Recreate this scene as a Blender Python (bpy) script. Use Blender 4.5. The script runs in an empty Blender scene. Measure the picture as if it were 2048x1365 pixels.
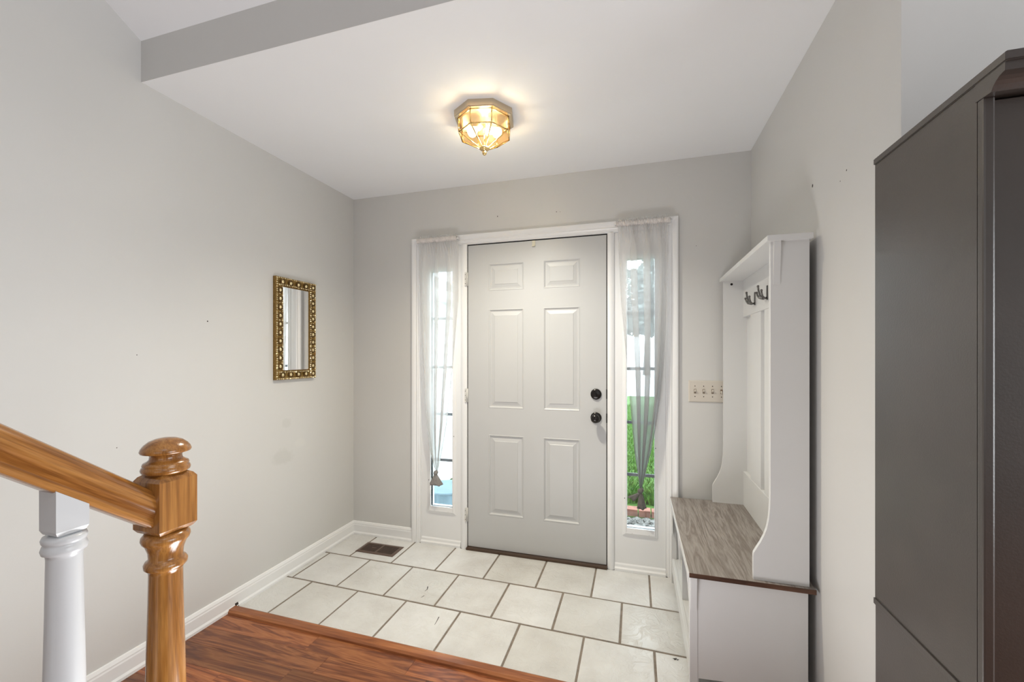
import bpy, bmesh, math, random
from mathutils import Vector, Matrix
random.seed(7)
C = bpy.context.scene.collection
scn = bpy.context.scene
PI = math.pi
R = math.radians
D, XL, XR = 2.607, -1.981, 0.616        # entry door wall (y), left wall (x), right wall (x)
YH = 1.235                              # line where the entry ends: header above, hall wall to the right
HC = 1.297                              # camera height

# ------------------------------------------------------------------ camera
cd = bpy.data.cameras.new('camera')
cam = bpy.data.objects.new('camera', cd)
C.objects.link(cam)
cam.location = (0, 0, HC)
cam.rotation_euler = (R(90), 0, R(16.467))
cd.sensor_width = 36.0
cd.lens = 835.9 / 2048 * 36.0
cd.shift_y = (711.85 - 682.5) / 2048
cd.clip_start = 0.02
scn.camera = cam

# ------------------------------------------------------------------ sky
w = bpy.data.worlds.new('sky')
scn.world = w
w.use_nodes = True
bg = w.node_tree.nodes['Background']
bg.inputs[0].default_value = (0.86, 0.93, 1.0, 1)
bg.inputs[1].default_value = 1.5

# ------------------------------------------------------------------ large unseen fill lights added in the hall behind
def area(name, loc, rot, sx, sy, power, col):
    l = bpy.data.lights.new(name, 'AREA')
    l.shape = 'RECTANGLE'; l.size = sx; l.size_y = sy; l.energy = power; l.color = col
    o = bpy.data.objects.new(name, l); C.objects.link(o)
    o.location = loc; o.rotation_euler = rot
    return o
area('hall_side_fill', (3.2, 0.2, 1.15), (R(90), 0, R(90)), 1.9, 1.7, 15, (0.92, 0.97, 1.0))  # added fill from the right, no window is built there
area('hall_rear_fill', (0.6, -3.2, 1.7), (R(90), 0, 0), 2.6, 1.7, 2.5, (0.95, 0.98, 1.0))  # added fill from behind the camera, the rear wall has no window
area('hall_top_fill', (0.9, -0.9, 3.6), (0, 0, 0), 1.2, 1.2, 2, (0.95, 0.98, 1.0))  # added overhead fill, no fixture hangs there

# unseen fill lamp added at hall floor level, standing in for floor bounce
area('hall_floor_fill', (-0.50, 0.98, 0.04), (R(180), 0, 0), 0.72, 0.45, 3.3, (0.97, 0.985, 1.0))
scn.view_settings.view_transform = 'Standard'
scn.view_settings.look = 'None'
scn.view_settings.exposure = 2.25
scn.view_settings.gamma = 1.0
scn.view_settings.use_curve_mapping = False

# ------------------------------------------------------------------ helpers
def tag(o, label=None, cat=None, group=None, kind=None):
    if label: o['label'] = label
    if cat: o['category'] = cat
    if group: o['group'] = group
    if kind: o['kind'] = kind
    return o

def empty(name, loc, label=None, cat=None, group=None, kind=None):
    o = bpy.data.objects.new(name, None)
    C.objects.link(o); o.location = loc
    o.empty_display_size = 0.1
    return tag(o, label, cat, group, kind)

def wloc(o):
    p = Vector((0, 0, 0))
    while o is not None:
        p = p + Vector(o.location); o = o.parent
    return p

def obj(name, bm, m, parent=None, smooth=False, label=None, cat=None, group=None, kind=None, origin=None):
    """link bm (in world coordinates) as one mesh object below parent"""
    if origin is None:
        if parent is not None:
            vs = [v.co for v in bm.verts]
            origin = Vector((sum(v.x for v in vs), sum(v.y for v in vs), sum(v.z for v in vs))) / len(vs)
        else:
            origin = Vector((0, 0, 0))
    origin = Vector(origin)
    bmesh.ops.translate(bm, verts=bm.verts, vec=-origin)
    bmesh.ops.recalc_face_normals(bm, faces=bm.faces)
    me = bpy.data.meshes.new(name)
    bm.to_mesh(me); bm.free()
    if smooth:
        for p in me.polygons: p.use_smooth = True
    me.materials.append(m)
    o = bpy.data.objects.new(name, me)
    C.objects.link(o)
    if parent is not None:
        o.parent = parent
        o.location = origin - wloc(parent)
    else:
        o.location = origin
    return tag(o, label, cat, group, kind)

def nb(): return bmesh.new()

def box(bm, x0, x1, y0, y1, z0, z1, bev=0.0):
    vs = [bm.verts.new((x, y, z)) for z in (z0, z1) for (x, y) in ((x0, y0), (x1, y0), (x1, y1), (x0, y1))]
    fs = [bm.faces.new([vs[i] for i in q]) for q in
          ((3, 2, 1, 0), (4, 5, 6, 7), (0, 1, 5, 4), (1, 2, 6, 5), (2, 3, 7, 6), (3, 0, 4, 7))]
    if bev > 0:
        es = list({e for f in fs for e in f.edges})
        bmesh.ops.bevel(bm, geom=es, offset=bev, segments=2, affect='EDGES', profile=0.6)
    return bm

def B(x0, x1, y0, y1, z0, z1, bev=0.0):
    return box(nb(), x0, x1, y0, y1, z0, z1, bev)

def prism(bm, pts, axis, a0, a1, bev=0):
    """pts are 2-D in the plane normal to axis ('x': (y,z), 'y': (x,z), 'z': (x,y))"""
    def mk(p, a):
        if axis == 'x': return (a, p[0], p[1])
        if axis == 'y': return (p[0], a, p[1])
        return (p[0], p[1], a)
    v0 = [bm.verts.new(mk(p, a0)) for p in pts]
    v1 = [bm.verts.new(mk(p, a1)) for p in pts]
    n = len(pts)
    fs = [bm.faces.new(v0), bm.faces.new(v1[::-1])]
    for i in range(n):
        fs.append(bm.faces.new((v0[i], v1[i], v1[(i + 1) % n], v0[(i + 1) % n])))
    if bev:
        es = list({e for f in fs[:2] for e in f.edges})
        bmesh.ops.bevel(bm, geom=es, offset=bev, segments=2, affect='EDGES')
    return bm

def lathe(bm, prof, cx, cy, seg=40, axis='z', cz=0):
    """prof: (radius, height along the axis)"""
    rings = []
    for r, h in prof:
        ring = []
        for k in range(seg):
            a = 2 * PI * k / seg
            u, v = r * math.cos(a), r * math.sin(a)
            if axis == 'z': co = (cx + u, cy + v, h)
            elif axis == 'y': co = (cx + u, h, cz + v)
            else: co = (h, cy + u, cz + v)
            ring.append(bm.verts.new(co))
        rings.append(ring)
    for a, b in zip(rings[:-1], rings[1:]):
        for k in range(seg):
            bm.faces.new((a[k], a[(k + 1) % seg], b[(k + 1) % seg], b[k]))
    bm.faces.new(rings[0]); bm.faces.new(rings[-1][::-1])
    return bm

def tube(bm, pts, r, seg=8, r1=None):
    pts = [Vector(p) for p in pts]
    rings = []
    n = len(pts)
    for i, p in enumerate(pts):
        t = (pts[min(i + 1, n - 1)] - pts[max(i - 1, 0)]).normalized()
        up = Vector((0, 0, 1)) if abs(t.z) < 0.9 else Vector((1, 0, 0))
        a = t.cross(up).normalized(); b = t.cross(a)
        rr = r if r1 is None else r + (r1 - r) * i / (n - 1)
        rings.append([bm.verts.new(p + rr * (math.cos(2 * PI * k / seg) * a + math.sin(2 * PI * k / seg) * b)) for k in range(seg)])
    for a, b in zip(rings[:-1], rings[1:]):
        for k in range(seg):
            bm.faces.new((a[k], a[(k + 1) % seg], b[(k + 1) % seg], b[k]))
    bm.faces.new(rings[0]); bm.faces.new(rings[-1][::-1])
    return bm

def sphere(bm, c, r, u=14, v=8, sx=1, sy=1, sz=1):
    mt = Matrix.Translation(c) @ Matrix.Diagonal((sx * r, sy * r, sz * r, 1))
    bmesh.ops.create_uvsphere(bm, u_segments=u, v_segments=v, radius=1, matrix=mt)
    return bm

# ------------------------------------------------------------------ materials
class N:
    def __init__(s, name):
        s.m = bpy.data.materials.new(name); s.m.use_nodes = True
        s.t = s.m.node_tree; s.n = s.t.nodes; s.l = s.t.links
        s.b = s.n['Principled BSDF']; s.out = s.n['Material Output']
    def add(s, typ, **kw):
        nd = s.n.new(typ)
        for k, v in kw.items():
            if k.startswith('_'): nd.inputs[k[1:].replace('_', ' ')].default_value = v
            else: setattr(nd, k, v)
        return nd
    def link(s, a, b): s.l.new(a, b)
    def coords(s, space='Position', scale=(1, 1, 1), rand=False):
        if space == 'Position': src = s.add('ShaderNodeNewGeometry').outputs['Position']
        else: src = s.add('ShaderNodeTexCoord').outputs['Object']
        if rand:
            oi = s.add('ShaderNodeObjectInfo')
            mu = s.add('ShaderNodeVectorMath', operation='SCALE'); mu.inputs[0].default_value = (17.3, 9.1, 23.7)
            s.link(oi.outputs['Random'], mu.inputs['Scale'])
            ad = s.add('ShaderNodeVectorMath', operation='ADD')
            s.link(src, ad.inputs[0]); s.link(mu.outputs[0], ad.inputs[1]); src = ad.outputs[0]
        mp = s.add('ShaderNodeMapping'); mp.inputs['Scale'].default_value = scale
        s.link(src, mp.inputs['Vector'])
        return mp.outputs[0]
    def noise(s, vec, scale, detail=4, rough=0.5, dist=0.0):
        nz = s.add('ShaderNodeTexNoise'); nz.inputs['Scale'].default_value = scale
        nz.inputs['Detail'].default_value = detail; nz.inputs['Roughness'].default_value = rough
        nz.inputs['Distortion'].default_value = dist
        s.link(vec, nz.inputs['Vector']); return nz.outputs['Fac']
    def ramp(s, fac, stops):
        r = s.add('ShaderNodeValToRGB')
        e = r.color_ramp.elements
        while len(e) < len(stops): e.new(0.5)
        for i, (p, c) in enumerate(stops):
            e[i].position = p; e[i].color = (c[0], c[1], c[2], 1)
        s.link(fac, r.inputs[0]); return r.outputs[0]
    def mix(s, fac, a, b, mode='MIX'):
        m = s.add('ShaderNodeMix', data_type='RGBA', blend_type=mode)
        for sock, v in ((m.inputs[0], fac), (m.inputs[6], a), (m.inputs[7], b)):
            if isinstance(v, (int, float)): sock.default_value = v
            elif isinstance(v, tuple): sock.default_value = (v[0], v[1], v[2], 1)
            else: s.link(v, sock)
        return m.outputs[2]
    def bump(s, fac, strength, dist=0.01, normal=None):
        b = s.add('ShaderNodeBump'); b.inputs['Strength'].default_value = strength
        b.inputs['Distance'].default_value = dist
        s.link(fac, b.inputs['Height'])
        if normal is not None: s.link(normal, b.inputs['Normal'])
        return b.outputs[0]

def plain(name, col, rough=0.5, metal=0.0, spec=0.5, var=0.0, vs=6, bump=0.0, bs=120, coat=0.0):
    s = N(name)
    s.b.inputs['Roughness'].default_value = rough
    s.b.inputs['Metallic'].default_value = metal
    s.b.inputs['Specular IOR Level'].default_value = spec
    s.b.inputs['Coat Weight'].default_value = coat
    v = s.coords('Position')
    k = 1 - var
    f = s.noise(v, vs, 4, 0.55)
    c = s.ramp(f, [(0.3, tuple(x * k for x in col)), (0.7, tuple(min(1, x * (1 + var)) for x in col))])
    s.link(c, s.b.inputs['Base Color'])
    if bump: s.link(s.bump(s.noise(v, bs, 3), bump, 0.002), s.b.inputs['Normal'])
    return s.m

def wood(name, cols, scale, rough=0.35, space='Object', grain=18, rand=True, tone=0.0, bumpk=0.15, spec=0.5, coat=0.0, dist=1.5, fine=0.45):
    """cols: dark, mid, light. scale: small number along the grain"""
    s = N(name)
    s.b.inputs['Roughness'].default_value = rough
    s.b.inputs['Specular IOR Level'].default_value = spec
    s.b.inputs['Coat Weight'].default_value = coat
    s.b.inputs['Coat Roughness'].default_value = 0.15
    v = s.coords(space, scale, rand)
    big = s.noise(v, grain * 0.35, 4, 0.55, dist)
    rings = s.add('ShaderNodeMath', operation='MULTIPLY'); rings.inputs[1].default_value = 9.0
    s.link(big, rings.inputs[0])
    fr = s.add('ShaderNodeMath', operation='PINGPONG'); fr.inputs[1].default_value = 1.0
    s.link(rings.outputs[0], fr.inputs[0])
    c = s.ramp(fr.outputs[0], [(0.0, cols[0]), (0.45, cols[1]), (1.0, cols[2])])
    v2 = s.coords(space, tuple(x * (1 if x > min(scale) else 0.6) for x in scale), rand)
    fine_n = s.noise(v2, grain * 5.5, 3, 0.6)
    fc = s.ramp(fine_n, [(0.35, (0.55, 0.52, 0.5)), (0.6, (1, 1, 1))])
    c = s.mix(fine, c, fc, 'MULTIPLY')
    if tone > 0:
        oi = s.add('ShaderNodeObjectInfo')
        tn = s.ramp(oi.outputs['Random'], [(0, (1 - tone, 1 - tone, 1 - tone)), (0.6, (1, 1, 1)), (1, (1 + tone * 0.9, 1 + tone * 0.6, 1 + tone * 0.3))])
        c = s.mix(1.0, c, tn, 'MULTIPLY')
    s.link(c, s.b.inputs['Base Color'])
    s.link(s.bump(fine_n, bumpk, 0.002), s.b.inputs['Normal'])
    return s.m

def wall_paint(name, col, rough=0.42):
    s = N(name)
    v = s.coords('Position')
    f = s.noise(v, 1.7, 5, 0.5)
    c = s.ramp(f, [(0.3, tuple(x * 0.975 for x in col)), (0.7, tuple(x * 1.02 for x in col))])
    # patched spots on the left wall: a smudge and a repair under the mirror
    for (cy, cz, sy, sz, k) in ((1.96, 0.705, 0.085, 0.045, 0.93), (1.99, 0.90, 0.035, 0.03, 0.94), (2.10, 0.76, 0.05, 0.03, 1.03)):
        mp = s.add('ShaderNodeMapping'); mp.vector_type = 'POINT'
        g = s.add('ShaderNodeNewGeometry')
        mp.inputs['Scale'].default_value = (4.0, 1 / sy, 1 / sz)
        mp.inputs['Location'].default_value = (-XL * 4.0, -cy / sy, -cz / sz)
        s.link(g.outputs['Position'], mp.inputs['Vector'])
        ln = s.add('ShaderNodeVectorMath', operation='LENGTH'); s.link(mp.outputs[0], ln.inputs[0])
        ad = s.add('ShaderNodeMath', operation='ADD'); s.link(ln.outputs['Value'], ad.inputs[0])
        nz = s.noise(v, 22, 3, 0.6); mm = s.add('ShaderNodeMath', operation='MULTIPLY'); mm.inputs[1].default_value = 1.2
        s.link(nz, mm.inputs[0]); s.link(mm.outputs[0], ad.inputs[1])
        msk = s.ramp(ad.outputs[0], [(0.0, (1, 1, 1)), (0.01, (1, 1, 1))])
        rr = s.add('ShaderNodeMapRange'); rr.inputs['From Min'].default_value = 1.3; rr.inputs['From Max'].default_value = 1.7
        rr.inputs['To Min'].default_value = 1; rr.inputs['To Max'].default_value = 0
        s.link(ad.outputs[0], rr.inputs['Value'])
        sc = s.mix(1.0, c, (k, k, k * 0.99), 'MULTIPLY')
        c = s.mix(rr.outputs[0], c, sc)
    s.link(c, s.b.inputs['Base Color'])
    s.b.inputs['Roughness'].default_value = rough
    s.b.inputs['Specular IOR Level'].default_value = 0.4
    s.link(s.bump(s.noise(v, 160, 3), 0.06, 0.002), s.b.inputs['Normal'])
    return s.m

M = {}
M['wall'] = wall_paint('greige_wall_paint', (0.665, 0.66, 0.645))
M['ceiling'] = plain('white_ceiling_paint', (0.91, 0.92, 0.94), 0.9, spec=0.2, var=0.01, vs=2)
M['trim'] = plain('white_trim_paint', (0.88, 0.885, 0.89), 0.32, var=0.015, vs=3)
M['door'] = plain('door_paint', (0.56, 0.565, 0.565), 0.38, var=0.015, vs=2, bump=0.05, bs=200)
M['grout'] = plain('grout', (0.23, 0.19, 0.155), 0.9, var=0.2, vs=30, bump=0.3)
M['subfloor'] = plain('subfloor', (0.10, 0.05, 0.035), 0.7, var=0.1)
M['oak'] = wood('golden_oak', ((0.29, 0.115, 0.024), (0.40, 0.17, 0.038), (0.47, 0.215, 0.055)), (1.0, 1.0, 0.045), 0.22, grain=70, coat=0.35, rand=False, dist=0.6, fine=0.6)
M['oak_y'] = wood('golden_oak_rail', ((0.24, 0.088, 0.018), (0.37, 0.15, 0.033), (0.47, 0.21, 0.054)), (1.0, 0.045, 1.0), 0.2, grain=70, coat=0.4, rand=False, dist=0.6, fine=0.6)
M['plank'] = wood('cherry_laminate', ((0.14, 0.046, 0.022), (0.25, 0.085, 0.034), (0.36, 0.14, 0.054)), (0.10, 1.0, 1.0), 0.26, space='Position', grain=34, tone=0.45, bumpk=0.08, dist=1.8, fine=0.35)
M['thresh'] = wood('cherry_threshold', ((0.27, 0.088, 0.032), (0.39, 0.14, 0.05), (0.47, 0.185, 0.07)), (0.08, 1.0, 1.0), 0.25, space='Position', grain=22, dist=0.8)
M['greywood'] = wood('grey_driftwood_laminate', ((0.20, 0.168, 0.146), (0.275, 0.243, 0.218), (0.34, 0.307, 0.282)), (1.0, 0.085, 1.0), 0.4, space='Position', grain=42, rand=False, bumpk=0.2, dist=2.2)
M['edgewood'] = wood('brown_wood_edge', ((0.05, 0.022, 0.013), (0.10, 0.045, 0.025), (0.15, 0.072, 0.042)), (0.1, 1.0, 1.0), 0.45, space='Position', grain=20, rand=False)
M['tree_white'] = plain('white_furniture_foil', (0.72, 0.72, 0.715), 0.35, var=0.01)
M['espresso'] = plain('espresso_foil', (0.050, 0.040, 0.035), 0.34, spec=1.0, var=0.14, vs=7, bump=0.12, bs=260)
M['brass'] = plain('polished_brass', (0.83, 0.60, 0.27), 0.2, metal=1.0, var=0.03)
M['bronze'] = plain('dark_bronze', (0.02, 0.018, 0.017), 0.22, metal=0.6, spec=0.7)
M['ventmetal'] = plain('brown_vent_metal', (0.13, 0.085, 0.066), 0.35, metal=0.2)
M['black'] = plain('black_gap_shade', (0.006, 0.006, 0.006), 0.8)  # paints the shade in the door gap and under the vent slats
M['steel'] = plain('gunmetal', (0.16, 0.155, 0.15), 0.28, metal=0.9)
M['ivory'] = plain('ivory_plastic', (0.66, 0.61, 0.54), 0.35)
M['hinge'] = plain('painted_hinge', (0.70, 0.69, 0.66), 0.4, var=0.08, vs=60)
M['cream'] = plain('cream_plastic', (0.72, 0.68, 0.54), 0.4)
M['muntin'] = plain('grille_bar_grey', (0.22, 0.23, 0.26), 0.5)
M['dirt'] = plain('dark_dirt', (0.03, 0.022, 0.018), 0.8)
M['goldframe'] = plain('antique_gold', (0.27, 0.165, 0.05), 0.38, metal=0.85, var=0.3, vs=90, bump=0.6, bs=300)
M['goldbead'] = plain('bright_gold_bead', (0.86, 0.72, 0.42), 0.22, metal=0.9, var=0.1, vs=80)
M['golddark'] = plain('dark_gold_patina', (0.17, 0.105, 0.04), 0.4, metal=0.7, var=0.3, vs=120, bump=0.6, bs=300)
M['mirror'] = plain('mirror_glass', (0.92, 0.93, 0.93), 0.015, metal=1.0)
M['siding'] = plain('white_vinyl_siding', (0.80, 0.82, 0.83), 0.5, var=0.02)
M['soffit'] = plain('soffit_grey', (0.42, 0.43, 0.43), 0.6)
M['roof'] = plain('roof_shingle', (0.14, 0.13, 0.13), 0.9, var=0.2, vs=20)
M['brick'] = plain('red_brick', (0.22, 0.095, 0.068), 0.85, var=0.3, vs=18, bump=0.5, bs=60)
M['gravel'] = plain('grey_gravel', (0.14, 0.135, 0.125), 0.9, var=0.7, vs=26)
M['soil'] = plain('dark_soil', (0.06, 0.05, 0.04), 0.95, var=0.3)
M['lawn'] = plain('lawn_green', (0.055, 0.13, 0.02), 0.9, var=0.35, vs=14, bump=0.8, bs=40)
M['blade'] = plain('grass_blade', (0.085, 0.19, 0.028), 0.6, var=0.45, vs=22)
M['paving'] = plain('pale_concrete', (0.62, 0.62, 0.61), 0.85, var=0.08, vs=5)
M['bluebin'] = plain('pale_blue_plastic', (0.18, 0.27, 0.32), 0.5, var=0.05)
M['leaf'] = plain('hazy_tree_green', (0.15, 0.175, 0.165), 0.8, var=0.4, vs=1.5)  # distance haze is painted into the leaf colour
M['bark'] = plain('tree_bark', (0.12, 0.10, 0.08), 0.9, var=0.3)

def tile_mat():
    s = N('glazed_cream_tile')
    v = s.coords('Position', (1, 1, 1), True)
    f = s.noise(v, 5, 5, 0.6)
    c = s.ramp(f, [(0.3, (0.61, 0.60, 0.585)), (0.55, (0.70, 0.70, 0.69)), (0.75, (0.75, 0.755, 0.755))])
    oi = s.add('ShaderNodeObjectInfo')
    tn = s.ramp(oi.outputs['Random'], [(0, (0.93, 0.92, 0.90)), (1, (1.05, 1.05, 1.06))])
    c = s.mix(1.0, c, tn, 'MULTIPLY')
    s.link(c, s.b.inputs['Base Color'])
    s.b.inputs['Roughness'].default_value = 0.29; s.b.inputs['Specular IOR Level'].default_value = 0.45
    n1 = s.noise(v, 13, 5, 0.6, 1.2)
    r1 = s.ramp(n1, [(0.42, (0, 0, 0)), (0.5, (1, 1, 1)), (0.58, (0.2, 0.2, 0.2))])
    b1 = s.bump(r1, 0.35, 0.004)
    s.link(s.bump(s.noise(v, 70, 3, 0.6), 0.12, 0.002, b1), s.b.inputs['Normal'])
    return s.m
M['tile'] = tile_mat()

def glass(name, tint, gloss=0.1, rough=0.02, white=0.0):
    s = N(name)
    tr = s.add('ShaderNodeBsdfTransparent'); tr.inputs[0].default_value = (*tint, 1)
    gl = s.add('ShaderNodeBsdfGlossy'); gl.inputs['Roughness'].default_value = rough
    mx = s.add('ShaderNodeMixShader'); mx.inputs[0].default_value = gloss
    s.link(tr.outputs[0], mx.inputs[1]); s.link(gl.outputs[0], mx.inputs[2])
    s.link(mx.outputs[0], s.out.inputs['Surface'])
    return s.m
M['pane'] = glass('window_glass', (0.95, 0.97, 0.97), 0.035)
M['lampglass'] = glass('peach_bevelled_glass', (1.0, 0.90, 0.74), 0.05, 0.08)

def emit(name, col, st):
    s = N(name)
    e = s.add('ShaderNodeEmission'); e.inputs[0].default_value = (*col, 1); e.inputs[1].default_value = st
    s.link(e.outputs[0], s.out.inputs['Surface']); return s.m
M['bulb'] = emit('lit_bulb', (1.0, 0.9, 0.74), 0.9)

def sheer(name, stops, opac):
    s = N(name)
    g = s.add('ShaderNodeNewGeometry')
    sx = s.add('ShaderNodeSeparateXYZ'); s.link(g.outputs['Position'], sx.inputs[0])
    mr = s.add('ShaderNodeMapRange'); mr.inputs['From Min'].default_value = 0.4; mr.inputs['From Max'].default_value = 2.13
    s.link(sx.outputs['Z'], mr.inputs['Value'])
    c = s.ramp(mr.outputs[0], stops)
    d = s.add('ShaderNodeBsdfDiffuse'); t = s.add('ShaderNodeBsdfTranslucent'); tr = s.add('ShaderNodeBsdfTransparent')
    s.link(c, d.inputs[0]); s.link(c, t.inputs[0])
    m1 = s.add('ShaderNodeMixShader'); m1.inputs[0].default_value = 0.45
    s.link(d.outputs[0], m1.inputs[1]); s.link(t.outputs[0], m1.inputs[2])
    # fine weave
    v = s.coords('Position', (1, 1, 0.15))
    nz = s.noise(v, 260, 2)
    orr = s.add('ShaderNodeMapRange'); orr.inputs['To Min'].default_value = -0.03; orr.inputs['To Max'].default_value = 0.03
    s.link(nz, orr.inputs['Value'])
    zr = s.add('ShaderNodeMapRange'); zr.inputs['From Min'].default_value = 0.5; zr.inputs['From Max'].default_value = 1.55
    zr.inputs['To Min'].default_value = 0.84; zr.inputs['To Max'].default_value = opac
    s.link(sx.outputs['Z'], zr.inputs['Value'])
    sm = s.add('ShaderNodeMath', operation='ADD'); s.link(zr.outputs[0], sm.inputs[0]); s.link(orr.outputs[0], sm.inputs[1])
    m2 = s.add('ShaderNodeMixShader'); s.link(sm.outputs[0], m2.inputs[0])
    s.link(tr.outputs[0], m2.inputs[1]); s.link(m1.outputs[0], m2.inputs[2])
    s.link(m2.outputs[0], s.out.inputs['Surface'])
    return s.m
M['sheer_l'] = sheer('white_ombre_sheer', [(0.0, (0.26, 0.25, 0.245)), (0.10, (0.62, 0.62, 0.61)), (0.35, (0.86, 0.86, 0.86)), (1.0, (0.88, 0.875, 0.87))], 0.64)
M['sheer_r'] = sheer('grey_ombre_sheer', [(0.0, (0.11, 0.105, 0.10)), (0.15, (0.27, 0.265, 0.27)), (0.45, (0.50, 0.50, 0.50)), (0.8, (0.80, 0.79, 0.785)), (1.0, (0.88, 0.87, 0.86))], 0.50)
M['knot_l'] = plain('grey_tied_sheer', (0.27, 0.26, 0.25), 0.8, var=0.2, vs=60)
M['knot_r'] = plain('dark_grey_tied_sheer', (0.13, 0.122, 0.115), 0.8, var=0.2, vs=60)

# ================================================================== SETTING
def struct(name, bm, m, parent=None, **k):
    return obj(name, bm, m, parent, kind=None if parent else 'structure', **k)

# floors: grout bed with separate tiles, sub-floor with separate planks
floor_t = struct('floor', B(XL, XR, 1.62, D + 0.14, -0.12, -0.003), M['grout'], label='cream tiled entry floor with brown grout')
floor_w = struct('floor', B(-2.1, 3.3, -3.3, 1.62, -0.12, -0.006), M['subfloor'], label='red-brown wood plank floor in front of the threshold')
floor_w2 = struct('floor', B(-2.1, 3.3, -3.3, -0.2, -0.0055, 0.0), M['plank'], label='wood floor of the hall behind')

def yl(k, x):          # grout lines parallel to the door wall, slightly askew as in the house
    y0, sl = {0: (2.60, -0.0), 1: (2.2995, -0.0155), 2: (1.982, -0.0215), 3: (1.662, -0.012), }[k]
    return y0 + sl * (x - XL)
g = 0.0055
rows = [(0, 1, [-1.971, -1.776, -1.468, -1.163, -0.851, -0.537, -0.230, 0.077, 0.384, 0.606]),
        (1, 2, [-1.971, -1.928, -1.615, -1.310, -1.002, -0.688, -0.379, -0.068, 0.241, 0.549, 0.606]),
        (2, 3, [-1.971, -1.780, -1.467, -1.162, -0.850, -0.536, -0.228, 0.079, 0.387, 0.606])]
tiles = []
for (ka, kb, xs) in rows:
    for x0, x1 in zip(xs[:-1], xs[1:]):
        a, b = x0 + g, x1 - g
        ya0 = yl(ka, a) - g * 1.1 if ka else 2.600
        ya1 = yl(ka, b) - g * 1.1 if ka else 2.600
        yb0, yb1 = yl(kb, a) + g * 1.1, yl(kb, b) + g * 1.1
        bm = nb()
        h = random.uniform(-0.0008, 0.0006); e = 0.0035
        q = [(a, yb0), (b, yb1), (b, ya1), (a, ya0)]
        cx, cy = (a + b) / 2, (yb0 + ya0) / 2
        lo = [bm.verts.new((x + random.uniform(-.0007, .0007), y + random.uniform(-.0007, .0007), -0.003)) for x, y in q]
        mid = [bm.verts.new((v.co.x, v.co.y, -0.0012 + h)) for v in lo]
        up = [bm.verts.new((v.co.x + (e if v.co.x < cx else -e), v.co.y + (e if v.co.y < cy else -e), h)) for v in lo]
        for A, Bq in ((lo, mid), (mid, up)):
            for i in range(4): bm.faces.new((A[i], A[(i + 1) % 4], Bq[(i + 1) % 4], Bq[i]))
        bm.faces.new(up); bm.faces.new(lo[::-1])
        tiles.append(obj('tile', bm, M['tile'], floor_t))

# dark chips in two of the tiles
def chip(pts, wd, near):
    bm = nb()
    tube(bm, [(x, y, 0.0004) for x, y in pts], wd, 5, wd * 0.4)
    bmesh.ops.scale(bm, verts=bm.verts, vec=(1, 1, 0.3))
    obj('chip', bm, M['dirt'], floor_t, label='dark chip in a cream tile')
chip([(-1.118, 2.115), (-1.108, 2.090), (-1.112, 2.070)], 0.0030, 0)
chip([(-1.095, 2.030), (-1.102, 2.010)], 0.0022, 0)
chip([(-0.935, 1.885), (-0.930, 1.850), (-0.928, 1.825)], 0.0024, 0)

# planks, each its own board
pw = 0.1015
ys = 1.607
k = 0
while ys > -0.19:
    random.seed(100 + k)
    x = XL + 0.012 - random.uniform(0, 0.4)
    cuts = []
    if k == 0: cuts = [-1.40, -0.90, -0.35]
    if k == 1: cuts = [-1.265, -0.80, -0.20]
    if k == 2: cuts = [-1.36, -0.98, -0.45]
    if k == 3: cuts = [-1.62, -1.10, -0.55]
    if not cuts:
        c0 = -1.97 + random.uniform(0.15, 0.5)
        while c0 < 1.3: cuts.append(c0); c0 += random.uniform(0.38, 0.62)
    else:
        c0 = cuts[-1] + 0.5
        while c0 < 1.3: cuts.append(c0); c0 += random.uniform(0.4, 0.6)
    xs = [XL + 0.011] + [c for c in cuts if c > XL + 0.1] + [1.45]
    for a, b in zip(xs[:-1], xs[1:]):
        gg = 0.0003
        y0, y1 = ys - pw + gg, ys - gg
        if ys - pw < -0.19: y0 = -0.199
        bm = nb()
        e = 0.0005
        lo = [bm.verts.new(p) for p in ((a + gg, y0, -0.006), (b - gg, y0, -0.006), (b - gg, y1, -0.006), (a + gg, y1, -0.006))]
        mid = [bm.verts.new((v.co.x, v.co.y, -0.0005)) for v in lo]
        up = [bm.verts.new((v.co.x + (e if v.co.x < (a + b) / 2 else -e), v.co.y + (e if v.co.y < (y0 + y1) / 2 else -e), 0)) for v in lo]
        for A, Bq in ((lo, mid), (mid, up)):
            for i in range(4): bm.faces.new((A[i], A[(i + 1) % 4], Bq[(i + 1) % 4], Bq[i]))
        bm.faces.new(up); bm.faces.new(lo[::-1])
        obj('plank', bm, M['plank'], floor_w)
    ys -= pw; k += 1
floor_far = struct('floor', B(1.4505, 3.3, -0.1995, 1.62, -0.0055, 0.0), M['plank'], label='wood floor of the hall to the right')
random.seed(11)

# reducer strip between wood and tile
bm = nb()
x0, x1 = XL + 0.002, XR - 0.001
for xa, xb, dya, dyb in ((x0, x1, 0.0, -0.030),):
    prof = [(1.607, 0.0), (1.6085, 0.009), (1.616, 0.0165), (1.650, 0.0175), (1.657, 0.014), (1.659, 0.0)]
    v0 = [bm.verts.new((xa, y + dya, z)) for y, z in prof]
    v1 = [bm.verts.new((xb, y + dyb, z)) for y, z in prof]
    n = len(prof)
    bm.faces.new(v0); bm.faces.new(v1[::-1])
    for i in range(n): bm.faces.new((v0[i], v1[i], v1[(i + 1) % n], v0[(i + 1) % n]))
thr = struct('trim_1', bm, M['thresh'], label='red-brown wood threshold strip between planks and tiles')
bm = B(-1.985 + 0.011, -1.958, 1.651, 1.668, 0.0, 0.026)
bm.verts.ensure_lookup_table()
for v in bm.verts:
    if v.co.z > 0.02: v.co.x = -1.968
obj('gap_debris', bm, M['dirt'], thr, label='dark scrap in the gap at the baseboard')

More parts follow.
